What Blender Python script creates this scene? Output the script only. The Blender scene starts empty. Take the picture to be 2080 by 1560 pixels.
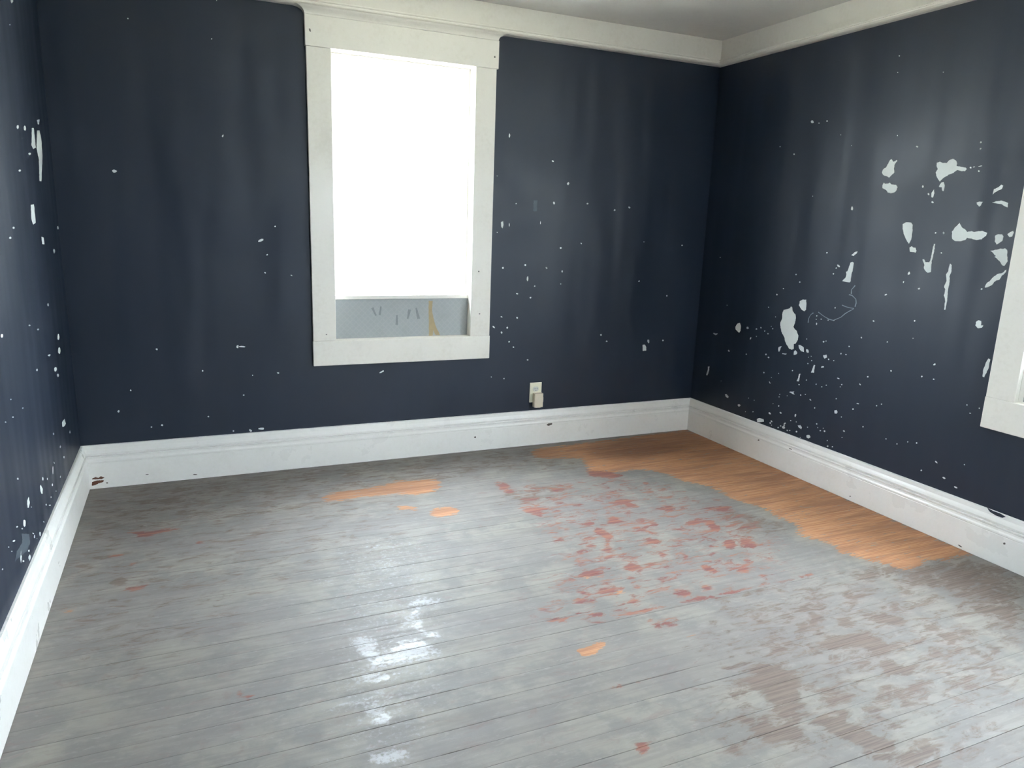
import bpy, bmesh, math, random
import numpy as np
from mathutils import Vector, Matrix

S = bpy.context.scene
C = S.collection
rnd = random.Random(7)

# ------------------------------------------------------------------ camera
FPX = 1480.7628
YAW, PITCH, ROLL = math.radians(24.16), math.radians(12.602), math.radians(2.0155)
CAM = Vector((0.474, -3.5824, 1.2367))
cyw, syw, cp, sp, cr, sr = (math.cos(YAW), math.sin(YAW), math.cos(PITCH),
                            math.sin(PITCH), math.cos(ROLL), math.sin(ROLL))
FW = Vector((syw * cp, cyw * cp, -sp))
R0 = Vector((cyw, -syw, 0)); U0 = R0.cross(FW)
RT = R0 * cr + U0 * sr; UP = -R0 * sr + U0 * cr
cd = bpy.data.cameras.new('camera'); cam = bpy.data.objects.new('camera', cd); C.objects.link(cam)
cd.sensor_width = 36.0; cd.lens = FPX / 2080 * 36.0; cd.clip_start = 0.01
M = Matrix(((RT.x, UP.x, -FW.x, CAM.x), (RT.y, UP.y, -FW.y, CAM.y), (RT.z, UP.z, -FW.z, CAM.z), (0, 0, 0, 1)))
cam.matrix_world = M
S.camera = cam

# ------------------------------------------------------------------ overcast sky and exposure
w = bpy.data.worlds.new('overcast_sky'); S.world = w; w.use_nodes = True
bg = w.node_tree.nodes['Background']
_t = w.node_tree
def _wn(typ, **kw):
    n = _t.nodes.new(typ)
    for k, v in kw.items(): setattr(n, k, v)
    return n
# standard overcast sky: three times brighter overhead than at the horizon
_tc = _wn('ShaderNodeTexCoord'); _sx = _wn('ShaderNodeSeparateXYZ'); _mr = _wn('ShaderNodeMapRange')
_t.links.new(_tc.outputs['Generated'], _sx.inputs[0]); _t.links.new(_sx.outputs['Z'], _mr.inputs['Value'])
for _k, _v in (('From Min', 0.0), ('From Max', 1.0), ('To Min', 8.0), ('To Max', 24.0)): _mr.inputs[_k].default_value = _v
_t.links.new(_mr.outputs[0], bg.inputs[1])
bg.inputs[0].default_value = (0.82, 0.905, 1.0, 1)
S.view_settings.view_transform = 'Standard'
S.view_settings.look = 'None'
S.view_settings.gamma = 1.0
S.view_settings.exposure = 1.92
S.view_settings.use_curve_mapping = False

# ------------------------------------------------------------------ room measures
W = 3.3036          # left wall x=0, right wall x=W, back wall y=0
YF = -5.70          # wall behind the camera
CEIL = 2.262
HC = 2.124          # underside of the picture rail
HB = 0.20           # baseboard height
TH = 0.14           # wall thickness


def ray(p):
    return FW + RT * ((p[0] - 1040) / FPX) - UP * ((p[1] - 780) / FPX)


def on_floor(p, z=0.0):
    d = ray(p); return CAM + d * ((z - CAM.z) / d.z)


def on_y(p, y=0.0):
    d = ray(p); return CAM + d * ((y - CAM.y) / d.y)


def on_x(p, x):
    d = ray(p); return CAM + d * ((x - CAM.x) / d.x)


# ------------------------------------------------------------------ helpers
def tag(o, label=None, cat=None, group=None, kind=None):
    if label: o['label'] = label
    if cat: o['category'] = cat
    if group: o['group'] = group
    if kind: o['kind'] = kind
    return o


def link_mesh(name, verts, faces, mat, parent=None, smooth=False):
    me = bpy.data.meshes.new(name)
    me.from_pydata([tuple(v) for v in verts], [], faces)
    me.update()
    bm = bmesh.new(); bm.from_mesh(me); bmesh.ops.recalc_face_normals(bm, faces=bm.faces); bm.to_mesh(me); bm.free()
    if smooth:
        for p in me.polygons: p.use_smooth = True
    o = bpy.data.objects.new(name, me); C.objects.link(o)
    if mat: me.materials.append(mat)
    if parent: o.parent = parent
    return o


def from_bm(name, bm, mat, parent=None, smooth=False):
    me = bpy.data.meshes.new(name); bm.to_mesh(me); bm.free()
    if smooth:
        for p in me.polygons: p.use_smooth = True
    o = bpy.data.objects.new(name, me); C.objects.link(o)
    if mat: me.materials.append(mat)
    if parent: o.parent = parent
    return o


def add_box(bm, x0, x1, y0, y1, z0, z1, bev=0.0, seg=2):
    r = bmesh.ops.create_cube(bm, size=1.0)
    vs = r['verts']
    for v in vs:
        v.co = Vector(((x0 + x1) / 2 + v.co.x * (x1 - x0), (y0 + y1) / 2 + v.co.y * (y1 - y0),
                       (z0 + z1) / 2 + v.co.z * (z1 - z0)))
    if bev > 0:
        es = list({e for v in vs for e in v.link_edges})
        bmesh.ops.bevel(bm, geom=es, offset=bev, segments=seg, affect='EDGES', profile=0.6)


def box(name, b, mat, parent=None, bev=0.0, seg=2):
    bm = bmesh.new(); add_box(bm, *b, bev=bev, seg=seg)
    return from_bm(name, bm, mat, parent)


def empty(name, loc, rz=0.0):
    o = bpy.data.objects.new(name, None); C.objects.link(o)
    o.location = loc; o.rotation_euler = (0, 0, rz); o.empty_display_size = 0.1
    return o


# ------------------------------------------------------------------ materials
class NT:
    def __init__(self, name):
        self.m = bpy.data.materials.new(name); self.m.use_nodes = True
        self.t = self.m.node_tree; self.t.nodes.clear()
        self.out = self.n('ShaderNodeOutputMaterial')

    def n(self, typ, **kw):
        nd = self.t.nodes.new(typ)
        for k, v in kw.items(): setattr(nd, k, v)
        return nd

    def put(self, sock, v):
        if hasattr(v, 'links') or isinstance(v, bpy.types.NodeSocket): self.t.links.new(v, sock)
        else:
            if isinstance(v, tuple) and len(v) == 3 and sock.type == 'RGBA': v = (*v, 1)
            sock.default_value = v

    def coord(self, scale=(1, 1, 1), loc=(0, 0, 0)):
        tc = self.n('ShaderNodeTexCoord'); mp = self.n('ShaderNodeMapping')
        self.t.links.new(tc.outputs['Object'], mp.inputs['Vector'])
        mp.inputs['Scale'].default_value = scale; mp.inputs['Location'].default_value = loc
        return mp.outputs[0]

    def noise(self, vec, scale, detail=4, rough=0.55, dist=0.0):
        nd = self.n('ShaderNodeTexNoise')
        self.t.links.new(vec, nd.inputs['Vector'])
        nd.inputs['Scale'].default_value = scale; nd.inputs['Detail'].default_value = detail
        nd.inputs['Roughness'].default_value = rough; nd.inputs['Distortion'].default_value = dist
        return nd.outputs['Fac']

    def math(self, op, a, b=0.0, c=None, clamp=False):
        nd = self.n('ShaderNodeMath', operation=op, use_clamp=clamp)
        self.put(nd.inputs[0], a); self.put(nd.inputs[1], b)
        if c is not None: self.put(nd.inputs[2], c)
        return nd.outputs[0]

    def ramp(self, v, a, b, lo=0.0, hi=1.0, smooth=True):
        nd = self.n('ShaderNodeMapRange'); nd.interpolation_type = 'SMOOTHSTEP' if smooth else 'LINEAR'
        self.put(nd.inputs['Value'], v)
        for k, x in (('From Min', a), ('From Max', b), ('To Min', lo), ('To Max', hi)): nd.inputs[k].default_value = x
        return nd.outputs[0]

    def mix(self, f, a, b, blend='MIX'):
        nd = self.n('ShaderNodeMix', data_type='RGBA', blend_type=blend)
        self.put(nd.inputs[0], f); self.put(nd.inputs[6], a); self.put(nd.inputs[7], b)
        return nd.outputs[2]

    def bump(self, h, strength, dist, prev=None):
        nd = self.n('ShaderNodeBump'); nd.inputs['Strength'].default_value = strength
        nd.inputs['Distance'].default_value = dist; self.put(nd.inputs['Height'], h)
        if prev is not None: self.t.links.new(prev, nd.inputs['Normal'])
        return nd.outputs[0]

    def principled(self, col, rough, normal=None, spec=0.5, **kw):
        p = self.n('ShaderNodeBsdfPrincipled')
        self.put(p.inputs['Base Color'], col); self.put(p.inputs['Roughness'], rough)
        p.inputs['Specular IOR Level'].default_value = spec
        if normal is not None: self.t.links.new(normal, p.inputs['Normal'])
        for k, v in kw.items(): p.inputs[k].default_value = v
        self.t.links.new(p.outputs[0], self.out.inputs[0]); self.p = p
        return self.m


def mat_navy():
    a = NT('navy_wall_paint'); v = a.coord()
    big = a.noise(v, 2.3, 3); fine = a.noise(v, 160, 2); mid = a.noise(a.coord((3.6, 3.6, .55)), 1.0, 2)
    col = a.mix(a.ramp(big, .3, .7), (0.0085, 0.0170, 0.034), (0.0105, 0.0200, 0.040))
    ro = a.ramp(big, .3, .7, .43, .51)
    nb = a.bump(mid, 1.0, .02); nb = a.bump(fine, .12, .001, nb)
    return a.principled(col, ro, nb, .55)


def mat_white(name, base, dirt, amount=.5, rough=.35, spec=.45):
    a = NT(name); v = a.coord()
    st = a.noise(v, 5.5, 5, .6); sp_ = a.noise(v, 55, 4, .6)
    m = a.ramp(a.math('ADD', a.math('MULTIPLY', st, .6), a.math('MULTIPLY', sp_, .4)), .45, .75, 0, amount)
    col = a.mix(m, base, dirt)
    nb = a.bump(a.noise(v, 70, 3), .08, .003)
    return a.principled(col, a.ramp(st, .3, .7, rough - .06, rough + .08), nb, spec)


def mat_plain(name, col, rough=.5, spec=.4, var=.12):
    a = NT(name); v = a.coord()
    n_ = a.noise(v, 45, 3)
    c2 = tuple(x * (1 - var) for x in col)
    return a.principled(a.mix(n_, col, c2), rough, None, spec)


def mat_floor():
    a = NT('worn_painted_floor')
    at = a.n('ShaderNodeAttribute', attribute_name='wear_shade')
    sep = a.n('ShaderNodeSeparateColor'); a.t.links.new(at.outputs['Color'], sep.inputs[0])
    red, wood, gloss = sep.outputs[0], sep.outputs[1], sep.outputs[2]
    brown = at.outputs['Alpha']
    at2 = a.n('ShaderNodeAttribute', attribute_name='tone'); tone = at2.outputs['Fac']
    v = a.coord()
    streak = a.noise(a.coord((3.2, 55, 1)), 1.0, 5, .6)
    grain = a.noise(a.coord((5, 190, 1)), 1.0, 4, .6)
    blot = a.noise(v, 7, 5, .6); fine = a.noise(v, 75, 5, .7); mid = a.noise(a.coord((10, 24, 1)), 1.0, 7, .66, .8)
    # grey paint
    rag = a.noise(a.coord((20, 68, 1)), 1.0, 7, .74, .6)
    big = a.noise(a.coord((1.6, 3.2, 1)), 1.0, 3, .55)
    g = a.mix(a.ramp(blot, .40, .60), (0.190, 0.179, 0.165), (0.254, 0.234, 0.203))
    g = a.mix(a.ramp(big, .42, .60, 0, .55), g, (0.206, 0.187, 0.179))
    g = a.mix(a.ramp(streak, .45, .62, 0, .40), g, (0.190, 0.166, 0.157))
    g = a.mix(a.ramp(rag, .52, .64, 0, .45), g, (0.288, 0.274, 0.253))
    g = a.mix(a.math('MULTIPLY', tone, .3), g, (0.174, 0.157, 0.147))
    # faint rosy rub marks where the grey has thinned
    thin = a.ramp(a.math('ADD', a.math('MULTIPLY', mid, .6), a.math('MULTIPLY', rag, .4)), .53, .62, 0, .38)
    g = a.mix(thin, g, (0.190, 0.128, 0.118))
    def worn(field, n1, n2, amp):
        nz = a.math('ADD', a.math('MULTIPLY', n1, .65), a.math('MULTIPLY', n2, .35))
        nz = a.math('MULTIPLY', a.math('SUBTRACT', nz, .5), amp)
        k = a.math('ADD', a.math('MULTIPLY', field, 1.6), .04, clamp=True)
        return a.math('ADD', field, a.math('MULTIPLY', nz, k))
    # brown smears, with some floor shade near the walls painted into the mask
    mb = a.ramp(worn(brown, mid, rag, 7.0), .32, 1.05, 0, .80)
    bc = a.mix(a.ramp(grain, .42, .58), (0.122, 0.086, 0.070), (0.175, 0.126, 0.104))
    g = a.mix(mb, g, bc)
    # red undercoat
    mr = a.ramp(worn(red, mid, rag, 8.0), .40, 1.15, 0, .88)
    rc = a.mix(a.ramp(streak, .42, .60), (0.175, 0.058, 0.050), (0.285, 0.118, 0.080))
    g = a.mix(mr, g, rc)
    # bare wood
    mw = a.ramp(worn(wood, rag, streak, 5.0), .40, .70)
    wc = a.mix(a.ramp(grain, .40, .60), (0.53, 0.280, 0.148), (0.385, 0.182, 0.098))
    wc = a.mix(a.ramp(a.noise(a.coord((2.0, 14, 1)), 1.0, 4), .46, .62, 0, .55), wc, (0.270, 0.128, 0.080))
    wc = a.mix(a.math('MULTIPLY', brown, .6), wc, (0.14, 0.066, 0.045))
    g = a.mix(mw, g, wc)
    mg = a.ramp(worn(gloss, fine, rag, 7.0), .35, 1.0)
    g = a.mix(a.math('MULTIPLY', mg, .34), g, (0.36, 0.36, 0.385))  # glossy spots also lightened: window sheen and pale scuffs put into the colour
    ro = a.math('ADD', a.ramp(streak, .4, .6, .54, .66), a.math('MULTIPLY', mw, .16))
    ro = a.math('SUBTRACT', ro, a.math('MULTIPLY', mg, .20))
    h = a.math('ADD', a.math('MULTIPLY', streak, .5), a.math('MULTIPLY', fine, .25))
    nb = a.bump(h, .25, .003)
    return a.principled(g, ro, nb, .26)


def mat_panel():
    a = NT('grey_patterned_infill'); v = a.coord((1, 1, 1))
    # diamond lattice
    tc = a.n('ShaderNodeTexCoord'); sx = a.n('ShaderNodeSeparateXYZ'); a.t.links.new(tc.outputs['Object'], sx.inputs[0])
    s1 = a.math('SINE', a.math('MULTIPLY', a.math('ADD', sx.outputs[0], sx.outputs[2]), 210))
    s2 = a.math('SINE', a.math('MULTIPLY', a.math('SUBTRACT', sx.outputs[0], sx.outputs[2]), 210))
    d = a.ramp(a.math('MAXIMUM', s1, s2), .55, .95, 0, .35)
    col = a.mix(d, (0.40, 0.425, 0.43), (0.47, 0.48, 0.48))
    col = a.mix(a.ramp(a.noise(v, 9, 5, .6), .45, .75, 0, .5), col, (0.34, 0.36, 0.35))
    return a.principled(col, .55, None, .35)


def mat_sash():
    a = NT('white_sash')
    p = a.n('ShaderNodeBsdfPrincipled'); p.inputs['Base Color'].default_value = (.86, .87, .86, 1); p.inputs['Roughness'].default_value = .35
    t = a.n('ShaderNodeBsdfTranslucent'); t.inputs[0].default_value = (.9, .91, .9, 1)
    m = a.n('ShaderNodeMixShader'); m.inputs[0].default_value = .25  # translucency added so the sashes glow white, standing in for lens flare
    a.t.links.new(p.outputs[0], m.inputs[1]); a.t.links.new(t.outputs[0], m.inputs[2]); a.t.links.new(m.outputs[0], a.out.inputs[0])
    return a.m


def mat_glass():
    a = NT('window_glass')
    t = a.n('ShaderNodeBsdfTransparent'); t.inputs[0].default_value = (.95, .97, .97, 1)
    g = a.n('ShaderNodeBsdfGlossy'); g.inputs['Roughness'].default_value = .02
    lw = a.n('ShaderNodeLayerWeight'); lw.inputs[0].default_value = .5
    f = a.math('ADD', a.math('MULTIPLY', a.math('POWER', lw.outputs['Facing'], 5.0), .9), .035)
    m = a.n('ShaderNodeMixShader')
    a.t.links.new(f, m.inputs[0]); a.t.links.new(t.outputs[0], m.inputs[1]); a.t.links.new(g.outputs[0], m.inputs[2])
    a.t.links.new(m.outputs[0], a.out.inputs[0])
    return a.m


NAVY = mat_navy()
TRIM = mat_white('white_trim_paint', (.87, .835, .765), (.68, .63, .54), .4)
BASE = mat_white('white_baseboard_paint', (.86, .845, .815), (.66, .63, .57), .25, .32, .5)
CEILM = mat_white('white_ceiling_paint', (.80, .785, .745), (.70, .68, .64), .5, .6, .3)
FLOOR = mat_floor()
PANEL = mat_panel()
SASH = mat_sash()
GLASS = mat_glass()
PLASTER = mat_plain('bare_plaster', (.80, .84, .83), .7, .3, .08)
SMEAR = mat_plain('thin_pale_smear', (.10, .13, .16), .5, .4, .3)
DARK = mat_plain('dark_gap', (.012, .010, .009), .9, .2)
BROWNCHIP = mat_plain('bare_brown_wood', (.17, .075, .045), .7, .3, .4)
GREYCHIP = mat_plain('grey_nick', (.16, .14, .125), .7, .3, .4)
TAN = mat_plain('tan_torn_paper', (.50, .40, .24), .7, .3, .2)
IVORY = mat_plain('ivory_plastic', (.86, .83, .66), .35, .5, .05)
BEIGE = mat_plain('beige_plastic', (.80, .70, .555), .4, .5, .05)
SOCKET = mat_plain('grey_socket_face', (.66, .67, .60), .4, .5, .05)
GRASS = mat_plain('pale_ground', (.38, .35, .27), .95, .2, .3)

# ------------------------------------------------------------------ ground outside
gr = box('ground', (-30, 34, -30, 34, -0.95, -0.75), GRASS)
tag(gr, 'pale open ground outside below the windows', 'ground', kind='structure')

# ------------------------------------------------------------------ walls and ceiling
# window geometry in its own frame: u along the wall, z up
WU0, WU1, WI0, WI1 = 0.0, 0.9154, 0.109, 0.8067
WZB, WZI, WZH, WZT = 0.5138, 0.637, 1.964, 2.094
JT = 0.016
WX = 1.0143         # outer left edge of back window casing
WY = -1.8129        # outer left edge of right window casing


def wall_with_opening(name, u0, u1, o0, o1, z0, z1, place):
    bm = bmesh.new()
    H0, H1 = -0.30, CEIL + 0.12
    for (a, b, c, d) in ((u0, o0, H0, H1), (o1, u1, H0, H1), (o0, o1, H0, z0), (o0, o1, z1, H1)):
        add_box(bm, a, b, 0, TH, c, d)
    bmesh.ops.remove_doubles(bm, verts=bm.verts, dist=1e-5)
    for v in bm.verts: v.co = place(v.co)
    bmesh.ops.recalc_face_normals(bm, faces=bm.faces)
    return from_bm(name, bm, NAVY)


wb = wall_with_opening('wall_back', -TH, W + TH, WX + WI0 - JT, WX + WI1 + JT, WZI - JT, WZH + JT, lambda c: Vector(c))
tag(wb, 'dark navy painted wall behind the bright window', 'wall', kind='structure')
wr = wall_with_opening('wall_right', 0.0, -YF, -WY + WI0 - JT, -WY + WI1 + JT, WZI - JT, WZH + JT,
                       lambda c: Vector((W + c.y, -c.x, c.z)))
tag(wr, 'dark navy wall with large flaked white bare patches', 'wall', kind='structure')
wl = box('wall_left', (-TH, 0, YF, 0, -.30, CEIL + .12), NAVY)
tag(wl, 'dark navy side wall with small vertical paint scrapes', 'wall', kind='structure')
WF = 2.75           # left edge (seen from inside) of the unseen fill-light window added behind the camera
wf = wall_with_opening('wall_front', -TH, W + TH, W - WF + WI0 - JT, W - WF + WI1 + JT, WZI - JT, WZH + JT,
                       lambda c: Vector((W - c.x, YF - c.y, c.z)))
tag(wf, 'dark navy wall opposite the bright window', 'wall', kind='structure')
cl = box('ceiling', (0, W, YF, 0, CEIL, CEIL + .12), CEILM)
tag(cl, 'off-white painted flat ceiling', 'ceiling', kind='structure')


# ------------------------------------------------------------------ mouldings (mitred runs round the room)
def run(name, profile, side, mat, parent=None):
    """extrude profile [(protrusion, z)] along one wall with mitred ends"""
    A = []; B = []
    for d, z in profile:
        if side == 'back': A.append((d, -d, z)); B.append((W - d, -d, z))
        elif side == 'right': A.append((W - d, -d, z)); B.append((W - d, YF + d, z))
        elif side == 'left': A.append((d, YF + d, z)); B.append((d, -d, z))
        else: A.append((W - d, YF + d, z)); B.append((d, YF + d, z))
    n = len(profile)
    faces = [(i, (i + 1) % n, n + (i + 1) % n, n + i) for i in range(n)]
    faces += [tuple(range(n)), tuple(range(2 * n - 1, n - 1, -1))]
    return link_mesh(name, A + B, faces, mat, parent)


board_prof = [(0.0, 0.001), (.022, 0.001), (.0225, .004), (.0225, .118), (.021, .121), (0, .121)]
cap_prof = [(0, .1212), (.0235, .1212), (.025, .124), (.0245, .130), (.0205, .136), (.0195, .143), (.0215, .147), (.0215, .1515),
            (.0120, .1525), (.0120, .1555), (.0185, .158), (.019, .1635), (.0160, .173), (.0125, .182), (.0115, .190),
            (.0105, .1975), (.007, .200), (0, .200)]
names = {'back': 'wall under the window', 'right': 'flaked wall', 'left': 'scraped side wall', 'front': 'wall opposite the bright window'}
BB = {}
for s in ('back', 'right', 'left', 'front'):
    e = empty('baseboard_' + s, {'back': (W / 2, -.01, 0), 'right': (W - .01, YF / 2, 0), 'left': (.01, YF / 2, 0), 'front': (W / 2, YF + .01, 0)}[s])
    tag(e, 'tall white moulded baseboard along the %s' % names[s], 'baseboard', kind='structure')
    for nm, pr in (('board', board_prof), ('cap_moulding', cap_prof)):
        o = run(nm, pr, s, BASE); o.parent = e; o.matrix_parent_inverse = Matrix.Translation(e.location).inverted()
    BB[s] = e

frieze_prof = [(0, HC + .02), (.012, HC + .02), (.012, CEIL - .001), (0, CEIL - .001)]
rail_prof = [(0, HC), (.026, HC), (.036, HC + .003), (.044, HC + .009), (.045, HC + .014), (.040, HC + .017), (.0405, HC + .020),
             (.045, HC + .022), (.045, HC + .026), (.036, HC + .029), (.0125, HC + .030), (0, HC + .030)]
# the rail sits in front of the frieze: keep the frieze behind it
frieze_prof[0] = (0, HC + .0305); frieze_prof[1] = (.012, HC + .0305)
for i, s in enumerate(('back', 'right', 'left', 'front')):
    e = empty('trim_%d' % (i + 1), {'back': (W / 2, 0, HC), 'right': (W, YF / 2, HC), 'left': (0, YF / 2, HC), 'front': (W / 2, YF, HC)}[s])
    tag(e, 'white picture rail with flat frieze above the %s' % names[s], 'picture rail', kind='structure')
    for nm, pr in (('frieze_board', frieze_prof), ('picture_rail', rail_prof)):
        o = run(nm, pr, s, TRIM); o.parent = e; o.matrix_parent_inverse = Matrix.Translation(e.location).inverted()


# ------------------------------------------------------------------ windows
def make_window():
    e = empty('window_1', (WX, 0, 0))
    b = lambda n, *a, m=TRIM, bev=.0025, p=None: box(n, a, m, p or e, bev)
    b('side_casing', WU0, WI0, -.021, 0, WZI, WZH)
    b('side_casing', WI1, WU1, -.021, 0, WZI, WZH)
    b('head_casing', WU0 - .004, WU1 + .0085, -.025, 0, WZH, WZT)
    b('bottom_casing', WU0 - .002, WU1 + .003, -.022, 0, WZB, WZI, bev=.004)
    # cove cap between head casing and picture rail
    V = []; F = []
    N = 7
    for i in range(N):
        t = i / (N - 1); a = t * math.pi / 2
        ext = .004 + .043 * (1 - math.cos(a)); dep = .027 + .030 * (1 - math.cos(a)); z = WZT + (HC - .0005 - WZT) * math.sin(a) * .85 + (HC - .0005 - WZT) * .15 * t
        V += [(WU0 - ext, 0, z), (WU0 - ext, -dep, z), (WU1 + ext, -dep, z), (WU1 + ext, 0, z)]
    for i in range(N - 1):
        k = 4 * i
        F += [(k + j, k + (j + 1) % 4, k + 4 + (j + 1) % 4, k + 4 + j) for j in range(4)]
    F += [(0, 1, 2, 3), tuple(4 * (N - 1) + j for j in (3, 2, 1, 0))]
    link_mesh('cove_cap', V, F, TRIM, e)
    # jamb lining
    b('jamb', WI0 - JT + .0005, WI0, .0005, TH, WZI, WZH, bev=.001)
    b('jamb', WI1, WI1 + JT - .0005, .0005, TH, WZI, WZH, bev=.001)
    b('head_jamb', WI0 - JT + .0005, WI1 + JT - .0005, .0005, TH, WZH, WZH + JT - .0005, bev=.001)
    b('sill', WI0 - JT + .0005, WI1 + JT - .0005, .0005, TH + .03, WZI - JT + .0005, WZI, bev=.001)
    # infill below the raised stool
    ZS = .832
    pan = b('infill_panel', WI0 + .0003, WI1 - .0003, .030, .042, WZI + .0003, ZS - .0005, m=PANEL, bev=0)
    b('stool', WI0 + .0003, WI1 - .0003, .022, .128, ZS, ZS + .019, bev=.002)
    # stop beads
    b('stop_bead', WI0 + .0002, WI0 + .017, .052, .070, ZS + .0195, WZH - .0005, bev=.002)
    b('stop_bead', WI1 - .010, WI1 - .0002, .058, .070, ZS + .0195, WZH - .0005, bev=.002)
    b('head_stop', WI0 + .0175, WI1 - .0105, .055, .070, WZH - .010, WZH - .0005, bev=.002)
    # two sashes, the lower one to the room side
    ZM = 1.43
    for nm, d0, z0, z1, rb, rt_ in (('lower_sash', .0705, ZS + .020, ZM + .012, .042, .026), ('upper_sash', .0985, ZM - .012, WZH - .0005, .026, .032)):
        s = empty(nm, (0, 0, 0)); s.parent = e
        d1 = d0 + .027; a0, a1 = WI0 + .001, WI1 - .001; st = .038
        bx = lambda n, *q: box(n, q, SASH, s, .002)
        bx('stile', a0, a0 + st, d0, d1, z0, z1); bx('stile', a1 - st, a1, d0, d1, z0, z1)
        bx('rail', a0 + st, a1 - st, d0, d1, z0, z0 + rb); bx('rail', a0 + st, a1 - st, d0, d1, z1 - rt_, z1)
        box('pane', (a0 + st, a1 - st, d0 + .012, d0 + .015, z0 + rb, z1 - rt_), GLASS, s)
    return e, pan


def copy_tree(o, parent=None):
    c = o.copy(); C.objects.link(c); c.parent = parent
    for ch in list(o.children): copy_tree(ch, c)
    return c


win1, panel1 = make_window()
win2 = copy_tree(win1); win2.name = 'window_2'
win2.location = (W, WY, 0); win2.rotation_euler = (0, 0, -math.pi / 2)
fill_win = copy_tree(win1); fill_win.name = 'fill_window'  # unseen window added as fill light for the back wall trim
fill_win.location = (WF, YF, 0); fill_win.rotation_euler = (0, 0, math.pi)
tag(fill_win, 'added unseen fill-light window in the wall opposite the torn panel window', 'window', kind='structure')
tag(win1, 'white cased window with torn grey panel below, in plain navy wall', 'window', kind='structure')
tag(win2, 'white cased window in the flaked navy wall', 'window', kind='structure')


# ------------------------------------------------------------------ flaked paint, traced outlines laid on the wall plane
def rough_outline(pts, jit, step):
    out = []
    n = len(pts)
    for i in range(n):
        a = Vector(pts[i]); b = Vector(pts[(i + 1) % n]); L = (b - a).length
        k = max(1, int(L / step))
        nrm = Vector((-(b - a).y, (b - a).x)); nrm = nrm / nrm.length if nrm.length > 0 else nrm
        for j in range(k):
            p = a.lerp(b, j / k)
            out.append(p + nrm * rnd.uniform(-jit, jit))
    return out


def flake_bm(bm, pts3, nrm, th=0.0004):
    lo = [bm.verts.new(p) for p in pts3]
    hi = [bm.verts.new(Vector(p) + nrm * th) for p in pts3]
    n = len(lo)
    try:
        f = bm.faces.new(hi)
    except ValueError:
        return
    for i in range(n): bm.faces.new((lo[i], lo[(i + 1) % n], hi[(i + 1) % n], hi[i]))
    f.normal_update()
    bmesh.ops.triangulate(bm, faces=[f])


WALLS = {'back': (lambda p: on_y(p, 0.0), Vector((0, -1, 0)), wb),
         'right': (lambda p: on_x(p, W), Vector((-1, 0, 0)), wr),
         'left': (lambda p: on_x(p, 0.0), Vector((1, 0, 0)), wl)}


def patch(wall, pts, mat=PLASTER, name='bare_patch', jit=.5, step=3.0, off=(0, 0), sc=1.0, fn=None, nrm=None, parent=None, th=.0004):
    px = [(off[0] + x / sc, off[1] + y / sc) for x, y in pts]
    px = rough_outline(px, jit, step)
    if wall: fn, nrm, parent = WALLS[wall]
    bm = bmesh.new()
    flake_bm(bm, [fn((p.x, p.y)) for p in px], nrm, th)
    bmesh.ops.recalc_face_normals(bm, faces=bm.faces)
    o = from_bm(name, bm, mat, None)
    if parent:
        o.parent = parent; o.matrix_parent_inverse = Matrix.Translation(parent.location).inverted()
    return o


def ell(x, y, a, b, rot=0.0, n=9):
    c, s = math.cos(rot), math.sin(rot); out = []
    for i in range(n):
        t = 2 * math.pi * i / n; k = rnd.uniform(.72, 1.15)
        px, py = a * k * math.cos(t), b * k * math.sin(t)
        out.append((x + px * c - py * s, y + px * s + py * c))
    return out


def specks(wall, items, off, sc, mat=PLASTER, name='paint_specks'):
    """specks too small to pick apart, one part"""
    fn, nrm, parent = WALLS[wall]
    bm = bmesh.new()
    for it in items:
        x, y, a = it[:3]; b = it[3] if len(it) > 3 else a; ro = it[4] if len(it) > 4 else rnd.uniform(0, 3)
        q = ell(x, y, a, b, ro, 7)
        flake_bm(bm, [fn((off[0] + u / sc, off[1] + v / sc)) for u, v in q], nrm, .0003)
    bmesh.ops.recalc_face_normals(bm, faces=bm.faces)
    o = from_bm(name, bm, mat, parent); o['kind'] = 'stuff'
    return o


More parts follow.
